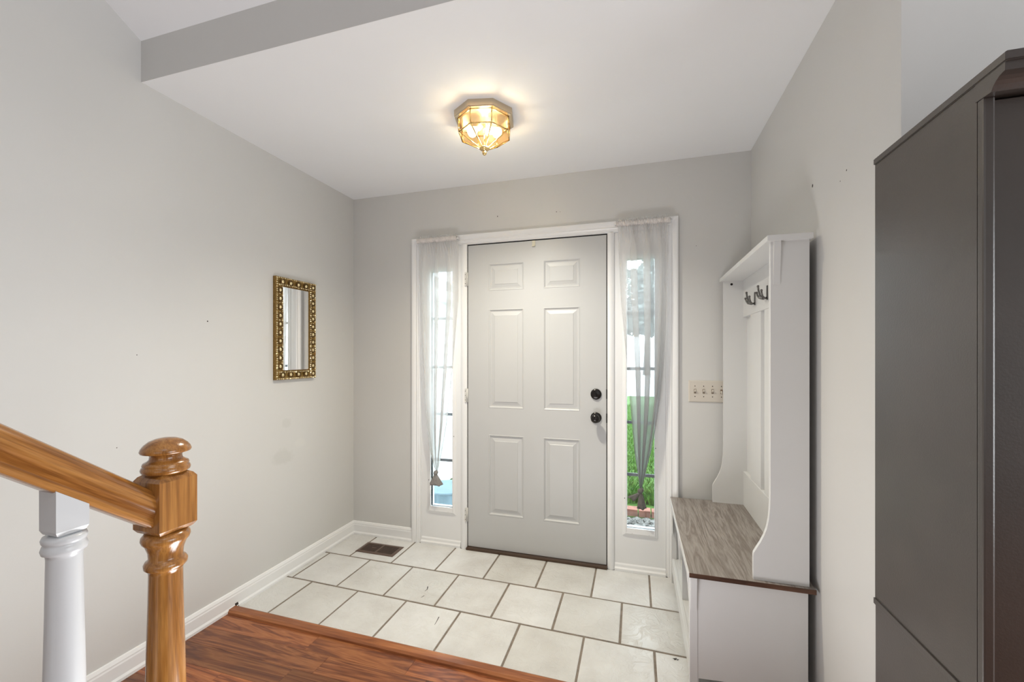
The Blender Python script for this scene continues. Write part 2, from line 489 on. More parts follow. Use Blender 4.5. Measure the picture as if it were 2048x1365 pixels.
# walls
wl = struct('wall_left', B(XL - 0.12, XL, -3.3, D + 0.14, -0.12, 3.95), M['wall'])
bm = nb()
OX0, OX1, OZ = -1.442, 0.186, 2.058      # opening of the door and its two sidelights
box(bm, XL, OX0, D, D + 0.14, -0.12, 2.46); box(bm, OX1, XR + 0.12, D, D + 0.14, -0.12, 2.46)
box(bm, OX0, OX1, D, D + 0.14, OZ, 2.46)
wb = struct('wall_back', bm, M['wall'])
wr = struct('wall_right', B(XR, XR + 0.12, YH + 0.12, D, -0.12, 2.46), M['wall'])
wh = struct('wall_hall', B(XR, 3.3, YH, YH + 0.12, -0.12, 2.4402), M['wall'], label='hall wall beside the entry, behind the dark cabinet')
wu = struct('wall_header', B(XL, 3.3, YH, YH + 0.10, 2.4403, 2.62), M['wall'], label='greige header above the opening to the entry')
struct('wall_rear', B(-2.1, 3.42, -3.42, -3.3, -0.12, 3.95), M['wall'])
struct('wall_far_right', B(3.3, 3.42, -3.3, YH + 0.12, -0.12, 3.95), M['wall'])
struct('ceiling', B(XL, XR + 0.12, YH + 0.001, D, 2.44, 2.56), M['ceiling'], label='white low ceiling over the entry')
bm = nb()
prism(bm, [(YH + 0.10, 2.556), (YH + 0.10, 2.75), (-0.8, 3.95), (-3.3, 3.95), (-3.3, 3.78), (-0.85, 3.78)], 'x', XL, 3.3)
struct('ceiling', bm, M['ceiling'], label='sloping ceiling beyond the header')

# corner bead showing as a thin line where the hall wall turns
struct('trim_2', B(XR - 0.0008, XR + 0.004, YH - 0.0008, YH + 0.004, 0.0, 2.44), M['wall'], label='thin corner bead on the greige wall end')

# baseboards with shoe moulding
bprof = [(0.0, 0.0), (0.019, 0.0), (0.019, 0.012), (0.013, 0.021), (0.013, 0.066), (0.011, 0.072), (0.011, 0.078), (0.006, 0.090), (0.0, 0.092)]
bm = nb()
v0 = [bm.verts.new((XL + d, D - d, z)) for d, z in bprof]
v1 = [bm.verts.new((XL + d, 0.62, z)) for d, z in bprof]
n = len(bprof)
bm.faces.new(v0); bm.faces.new(v1[::-1])
for i in range(n): bm.faces.new((v0[i], v1[i], v1[(i + 1) % n], v0[(i + 1) % n]))
bl = struct('baseboard_left', bm, M['trim'])
bm = nb()
v0 = [bm.verts.new((XL + d, D - d, z)) for d, z in bprof]
v1 = [bm.verts.new((-1.4935, D - d, z)) for d, z in bprof]
bm.faces.new(v0); bm.faces.new(v1[::-1])
for i in range(n): bm.faces.new((v0[i], v1[i], v1[(i + 1) % n], v0[(i + 1) % n]))
struct('baseboard_back', bm, M['trim'])
bm = nb()
v0 = [bm.verts.new((0.2375, D - d, z)) for d, z in bprof]
v1 = [bm.verts.new((XR, D - d, z)) for d, z in bprof]
bm.faces.new(v0); bm.faces.new(v1[::-1])
for i in range(n): bm.faces.new((v0[i], v1[i], v1[(i + 1) % n], v0[(i + 1) % n]))
struct('baseboard_back', bm, M['trim'])
bm = nb()
v0 = [bm.verts.new((XR - d, D - 0.02, z)) for d, z in bprof]
v1 = [bm.verts.new((XR - d, YH, z)) for d, z in bprof]
bm.faces.new(v0); bm.faces.new(v1[::-1])
for i in range(n): bm.faces.new((v0[i], v1[i], v1[(i + 1) % n], v0[(i + 1) % n]))
struct('baseboard_right', bm, M['trim'])
bm = nb()
tube(bm, [(XL + 0.022, 1.395, 0.018), (XL + 0.017, 1.372, 0.021), (XL + 0.0215, 1.352, 0.016)], 0.0016, 5)
obj('staple', bm, M['dirt'], bl, label='small dark staple in the baseboard')

# nail holes and scratches on the walls
def speck(parent, p, ax, r, el=1.0):
    bm = nb()
    s3 = {'x': (0.12, 1, el), 'y': (1, 0.12, el)}[ax]
    sphere(bm, p, r, 6, 4, *s3)
    obj('nail_hole', bm, M['dirt'], parent)
speck(wl, (XL, 1.518, 1.463), 'x', 0.0035)
speck(wl, (XL, 1.15, 0.93), 'x', 0.002)
speck(wl, (XL, 1.22, 1.30), 'x', 0.002)
speck(wb, (-0.870, D, 2.213), 'y', 0.003, 1.6)
speck(wb, (-0.478, D, 2.205), 'y', 0.003)
speck(wb, (-0.455, D, 2.203), 'y', 0.002)
speck(wb, (0.335, D, 1.93), 'y', 0.002)
speck(wr, (XR, 1.764, 1.914), 'x', 0.005, 1.3)
speck(wr, (XR, 1.509, 1.862), 'x', 0.003)
speck(wr, (XR, 1.55, 1.845), 'x', 0.002)

# ---------------------------------------------------------------- door surround
cas = struct('trim_3', B(OX0, OX0 + 0.016, D - 0.003, D + 0.14, 0.0, OZ), M['trim'], label='white moulded casing around the door and sidelights')
cprof = [(0.0, 0.006), (0.004, 0.010), (0.012, 0.011), (0.018, 0.015), (0.026, 0.012), (0.036, 0.017), (0.048, 0.020), (0.0565, 0.018), (0.0565, 0.0), (0.0, 0.0)]
CX0, CX1, CZ = -1.4365, 0.1805, 2.050
def casing(kind):
    bm = nb(); v0 = []; v1 = []
    for o, d in cprof:
        if kind == 'l': v0.append((CX0 - o, D - d, 0.0)); v1.append((CX0 - o, D - d, CZ + o))
        if kind == 'r': v0.append((CX1 + o, D - d, 0.0)); v1.append((CX1 + o, D - d, CZ + o))
        if kind == 't': v0.append((CX0 - o, D - d, CZ + o)); v1.append((CX1 + o, D - d, CZ + o))
    v0 = [bm.verts.new(p) for p in v0]; v1 = [bm.verts.new(p) for p in v1]
    n = len(v0); bm.faces.new(v0); bm.faces.new(v1[::-1])
    for i in range(n): bm.faces.new((v0[i], v1[i], v1[(i + 1) % n], v0[(i + 1) % n]))
    return bm
for kd in 'lrt': obj('casing', casing(kd), M['trim'], cas)
obj('jamb', B(OX1 - 0.016, OX1, D - 0.003, D + 0.14, 0, OZ), M['trim'], cas)
obj('jamb', B(OX0 + 0.016, OX1 - 0.016, D - 0.003, D + 0.14, 2.044, OZ), M['trim'], cas)
DX0, DX1, DZ0, DZ1 = -1.080, -0.171, 0.018, 2.036
# mullions either side of the door, rounded nosing
for a, b in ((-1.131, -1.086), (-0.165, -0.122)):
    bm = nb()
    m_ = (a + b) / 2
    prism(bm, [(a, D + 0.14), (a, D + 0.001), (a + 0.004, D - 0.004), (a + 0.012, D - 0.008), (m_, D - 0.010), (b - 0.012, D - 0.008), (b - 0.004, D - 0.004), (b, D + 0.001), (b, D + 0.14)], 'z', 0.0, 2.044)
    obj('mullion', bm, M['trim'], cas)

# ---------------------------------------------------------------- panel relief helper
def relief(bm, x0, x1, z0, z1, rings, y):
    """rings: (inset, depth) from the outer edge inwards; last ring is filled"""
    prev = None
    for ins, dp in rings:
        q = [bm.verts.new((x, y + dp, z)) for x, z in ((x0 + ins, z0 + ins), (x1 - ins, z0 + ins), (x1 - ins, z1 - ins), (x0 + ins, z1 - ins))]
        if prev:
            for i in range(4): bm.faces.new((prev[i], prev[(i + 1) % 4], q[(i + 1) % 4], q[i]))
        prev = q
    bm.faces.new(prev)

# entry door, six raised panels
YD = D + 0.006
bm = nb()
px = [DX0, -0.9335, -0.6925, -0.5635, -0.331, DX1]
pz = [DZ0, 0.243, 0.774, 0.951, 1.604, 1.727, 1.905, DZ1]
rg = [(0, 0), (0.0035, -0.002), (0.008, 0.001), (0.012, 0.0062), (0.020, 0.0062), (0.040, 0.0012), (0.0425, -0.001)]
for i in range(5):
    for j in range(7):
        if i in (1, 3) and j in (1, 3, 5):
            relief(bm, px[i], px[i + 1], pz[j], pz[j + 1], rg, YD)
        else:
            relief(bm, px[i], px[i + 1], pz[j], pz[j + 1], [(0, 0)], YD)
# edges and back
bb = nb()
v = [(DX0, DZ0), (DX1, DZ0), (DX1, DZ1), (DX0, DZ1)]
f = [bm.verts.new((x, YD, z)) for x, z in v]; k_ = [bm.verts.new((x, YD + 0.044, z)) for x, z in v]
for i in range(4): bm.faces.new((f[i], k_[i], k_[(i + 1) % 4], f[(i + 1) % 4]))
bm.faces.new(k_)
bmesh.ops.remove_doubles(bm, verts=bm.verts, dist=0.00005)
bb.free()
door = struct('door_1', bm, M['door'], label='white six panel entry door, closed')
# gap shadow around the leaf, painted as thin black strips
bm = nb()
box(bm, DX0 - 0.006, DX0, YD + 0.006, YD + 0.03, 0.014, 2.044)
box(bm, DX1, DX1 + 0.006, YD + 0.006, YD + 0.03, 0.014, 2.044)
box(bm, DX0, DX1, YD + 0.006, YD + 0.03, DZ1, 2.044)
obj('gap_shadow', bm, M['black'], door, label='black strip painting the shadow in the door gap')
# deadbolt and knob
def hardware(cz, knob):
    bm = nb()
    y = YD
    lathe(bm, [(0.0325, y + 0.001), (0.0335, y - 0.004), (0.031, y - 0.009), (0.024, y - 0.012), (0.010, y - 0.013)], -0.233, 0, 32, 'y', cz)
    o = obj('knob_rose' if knob else 'deadbolt', bm, M['bronze'], door, True, label='dark bronze ' + ('door knob' if knob else 'deadbolt'))
    bm = nb()
    if knob:
        lathe(bm, [(0.010, y - 0.010), (0.011, y - 0.028), (0.020, y - 0.036), (0.0265, y - 0.048), (0.0265, y - 0.058), (0.020, y - 0.067), (0.008, y - 0.071)], -0.233, 0, 32, 'y', cz)
        obj('knob', bm, M['bronze'], o, True)
    else:
        box(bm, -0.236, -0.230, y - 0.024, y - 0.012, cz - 0.012, cz + 0.012, 0.002)
        obj('thumb_turn', bm, M['bronze'], o)
hardware(1.060, False); hardware(0.916, True)
for z in (1.062, 0.915):
    obj('strike_plate', B(DX1 - 0.001, DX1 + 0.0065, YD - 0.0065, YD + 0.004, z - 0.028, z + 0.028, 0.001), M['bronze'], door, label='dark latch plate at the door edge')
for z in (1.81, 1.03, 0.23):
    bm = nb(); lathe(bm, [(0.0055, z - 0.045), (0.0055, z + 0.045)], DX0 - 0.004, YD - 0.007, 12)
    hg = obj('hinge', bm, M['hinge'], door, True, label='white painted hinge')
    bm = nb()
    box(bm, DX0 - 0.018, DX0 - 0.006, YD - 0.0175, YD - 0.0155, z - 0.045, z + 0.045)
    obj('hinge_leaf', bm, M['hinge'], hg)
    bm = nb()
    for q in (-0.03, 0.0, 0.03): sphere(bm, (DX0 - 0.013, YD - 0.0178, z + q), 0.0028, 8, 5, 1, 0.4, 1)
    obj('screws', bm, M['steel'], hg)
bm = nb()
box(bm, -0.637, -0.617, YD - 0.0035, YD, 1.998, 2.036, 0.001); box(bm, -0.637, -0.617, YD - 0.012, YD - 0.0035, 1.998, 2.004, 0.001)
obj('door_hook', bm, M['cream'], door, label='small cream hook over the top of the door')
struct('trim_4', B(DX0 - 0.006, DX1 + 0.006, D - 0.022, D + 0.12, 0.0, 0.0145, 0.003), plain('bronze_sill', (0.085, 0.052, 0.034), 0.4, 0.3), label='dark brown sill under the entry door')

# ---------------------------------------------------------------- sidelights
def sidelight(name, ax, bx, fx0, fx1, gx0, gx1, label):
    FZ0, FZ1, GZ0, GZ1 = 0.213, 1.920, 0.262, 1.878
    yp = D + 0.004
    bm = nb()
    # flat panel as a frame of four boards with a hole
    box(bm, ax, gx0, yp, yp + 0.045, 0.0, 2.043); box(bm, gx1, bx, yp, yp + 0.045, 0.0, 2.043)
    box(bm, gx0, gx1, yp, yp + 0.045, 0.0, GZ0); box(bm, gx0, gx1, yp, yp + 0.045, GZ1, 2.043)
    wn = struct(name, bm, M['trim'], label=label)
    # raised moulding round the glass
    bm = nb()
    prof = [(0.0, 0.0), (0.003, -0.004), (0.010, -0.006), (0.018, -0.011), (0.025, -0.010), (None, -0.008), (None, 0.020)]
    prev = None
    for ins, dp in prof:
        if ins is None: q = ((gx0, GZ0), (gx1, GZ0), (gx1, GZ1), (gx0, GZ1))
        else:
            fr = ins
            q = ((min(fx0 + fr, gx0), min(FZ0 + fr, GZ0)), (max(fx1 - fr, gx1), min(FZ0 + fr, GZ0)), (max(fx1 - fr, gx1), max(FZ1 - fr, GZ1)), (min(fx0 + fr, gx0), max(FZ1 - fr, GZ1)))
        vs = [bm.verts.new((x, yp + dp, z)) for x, z in q]
        if prev:
            for i in range(4): bm.faces.new((prev[i], prev[(i + 1) % 4], vs[(i + 1) % 4], vs[i]))
        prev = vs
    fr_ = obj('window_frame', bm, M['trim'], wn)
    for (sx, sz) in ((gx0 + 0.03, FZ0 + 0.02), (gx1 - 0.03, FZ0 + 0.02), (fx1 - 0.014, 0.75), (fx1 - 0.014, 1.36), (fx0 + 0.012, 0.44)):
        bm = nb(); sphere(bm, (sx, yp - 0.0095, sz), 0.0028, 8, 5, 1, 0.5, 1); obj('screw', bm, M['dirt'], fr_)
    obj('pane', B(gx0 - 0.004, gx1 + 0.004, yp + 0.018, yp + 0.020, GZ0 - 0.004, GZ1 + 0.004), M['pane'], wn)
    obj('pane', B(gx0 - 0.004, gx1 + 0.004, yp + 0.034, yp + 0.036, GZ0 - 0.004, GZ1 + 0.004), M['pane'], wn)
    for z in (1.553, 1.218, 0.893, 0.576):
        obj('grille_bar', B(gx0, gx1, yp + 0.024, yp + 0.030, z - 0.009, z + 0.009), M['muntin'], wn)
    # bottom moulding
    bm = nb()
    prism(bm, [(yp + 0.004, 0.0), (yp - 0.016, 0.0), (yp - 0.016, 0.014), (yp - 0.008, 0.022), (yp - 0.006, 0.036), (yp, 0.044), (yp + 0.004, 0.044)], 'x', ax, bx)
    obj('window_sill', bm, M['trim'], wn)
    return wn
sidelight('window_1', -1.4255, -1.1315, -1.380, -1.166, -1.353, -1.192, 'narrow sidelight window left of the door')
sidelight('window_2', -0.1215, 0.1695, -0.075, 0.127, -0.049, 0.108, 'narrow sidelight window right of the door')

# ================================================================== CURTAINS
def interp(t, tab):
    for (a, va), (b, vb) in zip(tab[:-1], tab[1:]):
        if t <= b or (b == tab[-1][0]):
            u = max(0, min(1, (t - a) / (b - a))); return va + (vb - va) * u
def scarf(label, left, right, mt, knot_mat, knot, rod, tassel, side, seed):
    """left/right: tables (z from top downwards as -z) of edge x"""
    rnd = random.Random(seed)
    root = empty('sheer_curtain', (rod[0] + 0.15, D - 0.05, rod[2]), label, 'curtain')
    Yc = D - 0.048
    ztop = rod[2] + 0.026
    nz, ns = 90, 220
    ph = [rnd.uniform(0, 6.28) for _ in range(6)]
    bm = nb(); grid = []
    for j in range(nz + 1):
        z = ztop + (knot[2] - ztop) * (j / nz)
        t = j / nz
        xl, xr = interp(-z, left), interp(-z, right)
        row = []
        wd = xr - xl
        for i in range(ns + 1):
            s = i / ns
            # gathered at the rod: many small folds; opening into a few wide folds below
            hf = max(0.0, 1 - t / 0.10)
            lowf = min(1.0, t / 0.12)
            a = 2 * PI * (3.3 * s) + ph[0] + 1.3 * math.sin(2.2 * s + ph[1]) + 0.8 * t
            fold_x = 0.125 * wd * lowf * math.sin(a)
            fold_y = (0.020 * min(1, wd / 0.2)) * lowf * math.cos(a + 0.5)
            x = xl + wd * (0.04 + 0.92 * s) + fold_x * min(1, 4 * s, 4 * (1 - s)) + 0.0022 * hf * math.sin(2 * PI * 37 * s + 9 * t)
            y = Yc + fold_y + 0.007 * hf * math.sin(2 * PI * 31 * s + ph[2] + 5 * t)
            y += 0.0006 * math.sin(2 * PI * 11 * s + ph[3])
            # squeezed round the rod
            zz = z
            if j == 0: zz += 0.004 * math.sin(2 * PI * 13 * s + ph[4]) + 0.003 * math.sin(2 * PI * 29 * s)
            y = min(y, D - 0.026)
            row.append(bm.verts.new((x, y, zz)))
        grid.append(row)
    for j in range(nz):
        for i in range(ns):
            bm.faces.new((grid[j][i], grid[j][i + 1], grid[j + 1][i + 1], grid[j + 1][i]))
    obj('drape', bm, mt, root, True)
    # ruffled rod pocket: a gathered sleeve round the rod
    bm = nb(); seg = 12; rings = []
    n = 150
    for i in range(n + 1):
        s = i / n; x = rod[0] + (rod[1] - rod[0]) * s
        rr = 0.0115 + 0.0035 * math.sin(2 * PI * 34 * s + ph[5]) + rnd.uniform(-0.0012, 0.0012)
        rings.append([bm.verts.new((x + 0.002 * math.sin(k), Yc + rr * math.cos(2 * PI * k / seg), rod[2] + rr * 1.25 * math.sin(2 * PI * k / seg))) for k in range(seg)])
    for a, b in zip(rings[:-1], rings[1:]):
        for k in range(seg): bm.faces.new((a[k], a[(k + 1) % seg], b[(k + 1) % seg], b[k]))
    obj('rod_pocket', bm, M['pocket'], root, True, label='gathered white rod pocket')
    bm = nb(); tube(bm, [(rod[0] - 0.008, Yc, rod[2]), (rod[1] + 0.008, Yc, rod[2])], 0.005, 10)
    for xx in (rod[0] - 0.006, rod[1] + 0.006): tube(bm, [(xx, Yc, rod[2]), (xx, D - 0.019, rod[2])], 0.004, 8)
    obj('curtain_rod', bm, M['trim'], root, True)
    # knot
    bm = nb()
    for kx, kz, r, a in ((0, 0, 0.0145, 1.1), (0.006, 0.006, 0.011, 1.2), (-0.006, -0.004, 0.011, 1.0)):
        sphere(bm, (knot[0] + kx, Yc - 0.004, knot[2] + kz), r, 14, 9, a, 0.9, 1.05)
    obj('knot', bm, knot_mat, root, True)
    # tails below the knot
    for (dx, dz, w_, tw) in tassel:
        bm = nb(); rows_ = []
        m = 26
        for j in range(12):
            t = j / 11
            wdt = 0.008 + w_ * t ** 0.75
            row = []
            for i in range(m):
                a = 2 * PI * i / m
                pl = 1 + 0.22 * math.sin(5 * a + tw) * t
                row.append(bm.verts.new((knot[0] + dx * t + wdt * pl * math.cos(a) * (1 if abs(dx) < 0.02 else 0.8),
                                         Yc - 0.004 + 0.45 * wdt * pl * math.sin(a),
                                         knot[2] - 0.008 + dz * t + (0.006 * math.sin(3 * a + tw) + math.copysign(0.35, dx) * (wdt * math.cos(a)) * (0 if abs(dx) < 0.02 else 1)) * t)))
            rows_.append(row)
        for A, Bq in zip(rows_[:-1], rows_[1:]):
            for i in range(m): bm.faces.new((A[i], A[(i + 1) % m], Bq[(i + 1) % m], Bq[i]))
        bm.faces.new(rows_[-1])
        obj('tail', bm, knot_mat, root, True)
    return root
M['pocket'] = plain('gathered_sheer', (0.80, 0.76, 0.74), 0.8, var=0.12, vs=50)
# pixel edges of the photograph turned into metres on the curtain plane
F = 835.9
def X_at(u, y=D - 0.048):
    a = (u - 1024) / F; s_, c_ = math.sin(R(16.467)), math.cos(R(16.467))
    return y * (-s_ + c_ * a) / (c_ + s_ * a)
def Z_at(u, v, y=D - 0.048):
    a = (u - 1024) / F; s_, c_ = math.sin(R(16.467)), math.cos(R(16.467))
    return HC - y / (c_ + s_ * a) * (v - 711.85) / F
def tab(pts): return [(-Z_at(u, v), X_at(u)) for u, v in pts]
ll = tab([(834, 470), (834, 500), (838, 600), (843, 700), (849, 800), (853, 850), (860, 900), (867, 930), (871, 942)])
lr = tab([(916, 466), (923, 500), (923, 600), (914, 700), (909, 750), (903, 800), (897, 850), (887, 900), (880, 930), (876, 942)])
rl = tab([(1231, 432), (1233, 500), (1238, 600), (1248, 700), (1253, 750), (1257, 800), (1262, 850), (1267, 900), (1275, 950), (1279, 978)])
rr_ = tab([(1341, 428), (1339, 500), (1338, 600), (1333, 700), (1329, 750), (1323, 800), (1315, 850), (1305, 900), (1291, 950), (1284, 978)])
scarf('white sheer curtain fading to grey, knotted near its end, left of the door', ll, lr, M['sheer_l'], M['knot_l'],
      (X_at(872), 0, Z_at(872, 946)), (X_at(834), X_at(914), Z_at(873, 480)), [(0.001, -0.072, 0.036, 0.4)], 'l', 3)
scarf('grey sheer curtain knotted with two short tails, right of the door', rl, rr_, M['sheer_r'], M['knot_r'],
      (X_at(1281), 0, Z_at(1281, 982)), (X_at(1232), X_at(1341), Z_at(1286, 444)), [(-0.052, -0.045, 0.018, 1.0), (0.006, -0.095, 0.016, 2.2)], 'r', 5)

# ================================================================== MIRROR
MY0, MY1, MZ0, MZ1 = 1.897, 2.206, 1.157, 1.753
IY0, IY1, IZ0, IZ1 = 1.954, 2.150, 1.213, 1.698
mir = empty('wall_mirror', (XL, (MY0 + MY1) / 2, MZ0), 'narrow wall mirror in an ornate gold beaded frame on the left wall', 'mirror')
bm = nb()
prev = None
for (iy, dx) in (((0), 0.001), ((0), 0.020), ((0.004), 0.024), ((0.050), 0.020), ((0.052), 0.022), ((0.0555), 0.017)):
    q = ((MY0 + iy, MZ0 + iy), (MY1 - iy, MZ0 + iy), (MY1 - iy, MZ1 - iy), (MY0 + iy, MZ1 - iy))
    vs = [bm.verts.new((XL + dx, y, z)) for y, z in q]
    if prev:
        for i in range(4): bm.faces.new((prev[i], prev[(i + 1) % 4], vs[(i + 1) % 4], vs[i]))
    prev = vs
obj('frame', bm, M['goldframe'], mir, label='antique gold frame')
obj('mirror_glass', B(XL + 0.004, XL + 0.016, MY0 + 0.053, MY1 - 0.053, MZ0 + 0.053, MZ1 - 0.053), M['mirror'], mir, label='silver mirror glass')
bead_me = None; ring_me = None
def bead(y, z, r=0.0135):
    x = XL + 0.0235
    bm = nb()
    segs = 16
    for R0, h0 in ((1, 0),):
        ro = []
        for (rr, hh) in ((r * 1.28, 0.0), (r * 1.22, 0.005), (r * 1.0, 0.0055), (r * 0.9, 0.001)):
            ro.append([bm.verts.new((x + hh, y + rr * math.cos(2 * PI * k / segs), z + rr * 1.1 * math.sin(2 * PI * k / segs))) for k in range(segs)])
        for a, b in zip(ro[:-1], ro[1:]):
            for k in range(segs): bm.faces.new((a[k], a[(k + 1) % segs], b[(k + 1) % segs], b[k]))
        bm.faces.new(ro[-1])
    o = obj('rosette', bm, M['golddark'], mir)
    bm = nb(); sphere(bm, (x + 0.001, y, z), r * 0.74, 12, 8, 0.75, 1, 1.1)
    obj('bead', bm, M['goldbead'], o, True)
mw = 0.028
pts = []
for i in range(5):
    y = MY0 + 0.045 + (MY1 - MY0 - 0.072) * i / 4
    pts += [(y, MZ1 - mw), (y, MZ0 + mw)]
for i in range(10):
    z = MZ0 + 0.078 + (MZ1 - MZ0 - 0.156) * i / 9
    pts += [(MY0 + mw, z), (MY1 - mw, z)]
for p in pts: bead(*p)
bm = nb(); rnd = random.Random(4)
def scroll(y, z):
    sphere(bm, (XL + 0.0235, y, z), rnd.uniform(0.003, 0.0048), 6, 4, 0.9, rnd.uniform(.8, 1.6), rnd.uniform(.8, 1.6))
for i in range(46):
    z = MZ0 + 0.008 + (MZ1 - MZ0 - 0.016) * i / 45
    for y0 in (MY0, MY1 - 0.050):
        for d in (0.006, 0.044, 0.025 if (i % 4 == 2) else 0.0065): scroll(y0 + d + rnd.uniform(-.001, .001), z + rnd.uniform(-.002, .002))
for i in range(22):
    y = MY0 + 0.008 + (MY1 - MY0 - 0.016) * i / 21
    for z0 in (MZ0, MZ1 - 0.050):
        for d in (0.006, 0.044): scroll(y, z0 + d)
obj('scrollwork', bm, M['goldbead'], mir, kind='stuff', label='fine gold scrollwork between the beads')

# ================================================================== CEILING LIGHT
LX, LY = -0.690, 1.872
lamp = empty('ceiling_light', (LX, LY, 2.44), 'octagonal brass and peach glass ceiling light, lit, over the entry', 'ceiling light')
A0 = R(-100)
def oct_(r, z): return [(LX + r * math.cos(A0 + k * PI / 4), LY + r * math.sin(A0 + k * PI / 4), z) for k in range(8)]
def loft(bm, rings, cap=True):
    rs = [[bm.verts.new(p) for p in rg_] for rg_ in rings]
    n = len(rs[0])
    for a, b in zip(rs[:-1], rs[1:]):
        for k in range(n): bm.faces.new((a[k], a[(k + 1) % n], b[(k + 1) % n], b[k]))
    if cap: bm.faces.new(rs[0]); bm.faces.new(rs[-1][::-1])
RU, RL_, ZU, ZL, ZB = 0.127, 0.124, 2.408, 2.345, 2.283
bm = nb()
loft(bm, [oct_(0.146, 2.44), oct_(0.146, 2.412), oct_(0.143, 2.409), oct_(0.132, 2.407), oct_(0.118, 2.407), oct_(0.118, 2.425)], True)
obj('canopy', bm, plain('satin_brass_canopy', (0.62, 0.52, 0.38), 0.25, 0.9), lamp, label='brass octagonal ceiling plate')
u, l_ = oct_(RU, ZU), oct_(RL_, ZL); bt = oct_(0.018, ZB)
for k in range(8):
    k2 = (k + 1) % 8
    for q in ((u[k], u[k2], l_[k2], l_[k]), (l_[k], l_[k2], bt[k2], bt[k])):
        c_ = sum((Vector(p) for p in q), Vector()) / 4
        bm = nb(); inn = [bm.verts.new(c_ + (Vector(p) - c_) * 0.99) for p in q]; bm.faces.new(inn)
        nrm = (Vector(q[1]) - Vector(q[0])).cross(Vector(q[3]) - Vector(q[0])).normalized() * 0.0025
        ou = [bm.verts.new(v.co + nrm) for v in inn]
        bm.faces.new(ou[::-1])
        for i in range(4): bm.faces.new((inn[i], inn[(i + 1) % 4], ou[(i + 1) % 4], ou[i]))
        obj('glass_pane', bm, M['lampglass'], lamp)
    for a, b, r in ((u[k], l_[k], 0.0028), (l_[k], l_[k2], 0.0034), (u[k], u[k2], 0.0032), (l_[k], bt[k], 0.0026)):
        bm = nb(); tube(bm, [a, b], r, 8); obj('rib', bm, M['brass'], lamp, True)
bm = nb(); lathe(bm, [(0.024, ZB + 0.004), (0.026, ZB), (0.020, ZB - 0.005), (0.009, ZB - 0.008), (0.008, ZB - 0.013), (0.012, ZB - 0.018), (0.010, ZB - 0.025), (0.004, ZB - 0.031)], LX, LY, 24)
obj('finial', bm, M['brass'], lamp, True)
bm = nb(); tube(bm, [(LX, LY, 2.407), (LX, LY, ZB)], 0.004, 8); obj('stem', bm, M['brass'], lamp, True)
for dx, dy in ((-0.055, -0.018), (0.055, 0.022)):
    bm = nb(); tube(bm, [(LX + dx * 0.3, LY + dy * 0.3, 2.395), (LX + dx * 0.55, LY + dy * 0.55, 2.378)], 0.013, 12)
    sk = obj('socket', bm, M['cream'], lamp, True)
    bm = nb()
    d_ = Vector((dx, dy, -0.036)).normalized()
    p0 = Vector((LX + dx * 0.50, LY + dy * 0.50, 2.382))
    prf = [(0.0, 0.010), (0.010, 0.0125), (0.022, 0.021), (0.034, 0.026), (0.046, 0.024), (0.055, 0.015), (0.058, 0.004)]
    aa = d_.cross(Vector((0, 0, 1))).normalized(); ab = d_.cross(aa)
    rs = [[p0 + d_ * h + r * (math.cos(2 * PI * k / 16) * aa + math.sin(2 * PI * k / 16) * ab) for k in range(16)] for h, r in prf]
    loft(bm, rs)
    obj('bulb', bm, M['bulb'], sk, True, label='lit frosted bulb')
pl = bpy.data.lights.new('fixture_bulb_light', 'POINT'); pl.energy = 0.42; pl.color = (0.82, 0.94, 1.0); pl.shadow_soft_size = 0.02
for dx, dy in ((-0.012, 0.03), (0.012, -0.035)):
    po = bpy.data.objects.new('fixture_bulb_light', pl); C.objects.link(po); po.location = (LX + dx, LY + dy, 2.350)
sp = bpy.data.lights.new('fixture_down_light', 'SPOT'); sp.energy = 17; sp.color = (0.84, 0.915, 1.0)
sp.spot_size = R(148); sp.spot_blend = 1.0; sp.shadow_soft_size = 0.012
po = bpy.data.objects.new('fixture_down_light', sp); C.objects.link(po); po.location = (LX + 0.03, LY - 0.02, 2.302)
po = bpy.data.objects.new('fixture_down_light', sp); C.objects.link(po); po.location = (LX - 0.03, LY + 0.02, 2.302)

# ================================================================== FLOOR VENT
vx0, vx1, vy0, vy1 = -1.781, -1.500, 2.360, 2.502
vent = empty('floor_vent', ((vx0 + vx1) / 2, (vy0 + vy1) / 2, 0), 'brown slotted metal floor vent set in the tiles near the corner', 'vent')
bm = nb()
prev = None
rings = [(0, 0.0005), (0.002, 0.0035), (0.018, 0.0055), (0.021, 0.0045), (0.022, 0.001)]
for ins, z in rings:
    vs = [bm.verts.new(p) for p in ((vx0 + ins, vy0 + ins, z), (vx1 - ins, vy0 + ins, z), (vx1 - ins, vy1 - ins, z), (vx0 + ins, vy1 - ins, z))]
    if prev:
        for i in range(4): bm.faces.new((prev[i], prev[(i + 1) % 4], vs[(i + 1) % 4], vs[i]))
    prev = vs
obj('vent_frame', bm, M['ventmetal'], vent)
obj('duct_shade', B(vx0 + 0.02, vx1 - 0.02, vy0 + 0.02, vy1 - 0.02, 0.0006, 0.0011), M['black'], vent, label='black plate painted as the shade inside the vent')  # flat black plate stands in for the dark below the slats
obj('center_bar', B(-1.647, -1.634, vy0 + 0.021, vy1 - 0.021, 0.001, 0.005), M['ventmetal'], vent)
for half in ((vx0 + 0.023, -1.648), (-1.633, vx1 - 0.023)):
    m_ = 11
    for i in range(m_):
        x = half[0] + (half[1] - half[0]) * (i + 0.5) / m_
        bm = nb(); box(bm, x - 0.0022, x + 0.0014, vy0 + 0.021, vy1 - 0.021, 0.0012, 0.0042)
        obj('slat', bm, M['ventmetal'], vent)
obj('lever', B(-1.70, -1.668, vy0 + 0.066, vy0 + 0.074, 0.0042, 0.0056), M['ventmetal'], vent)

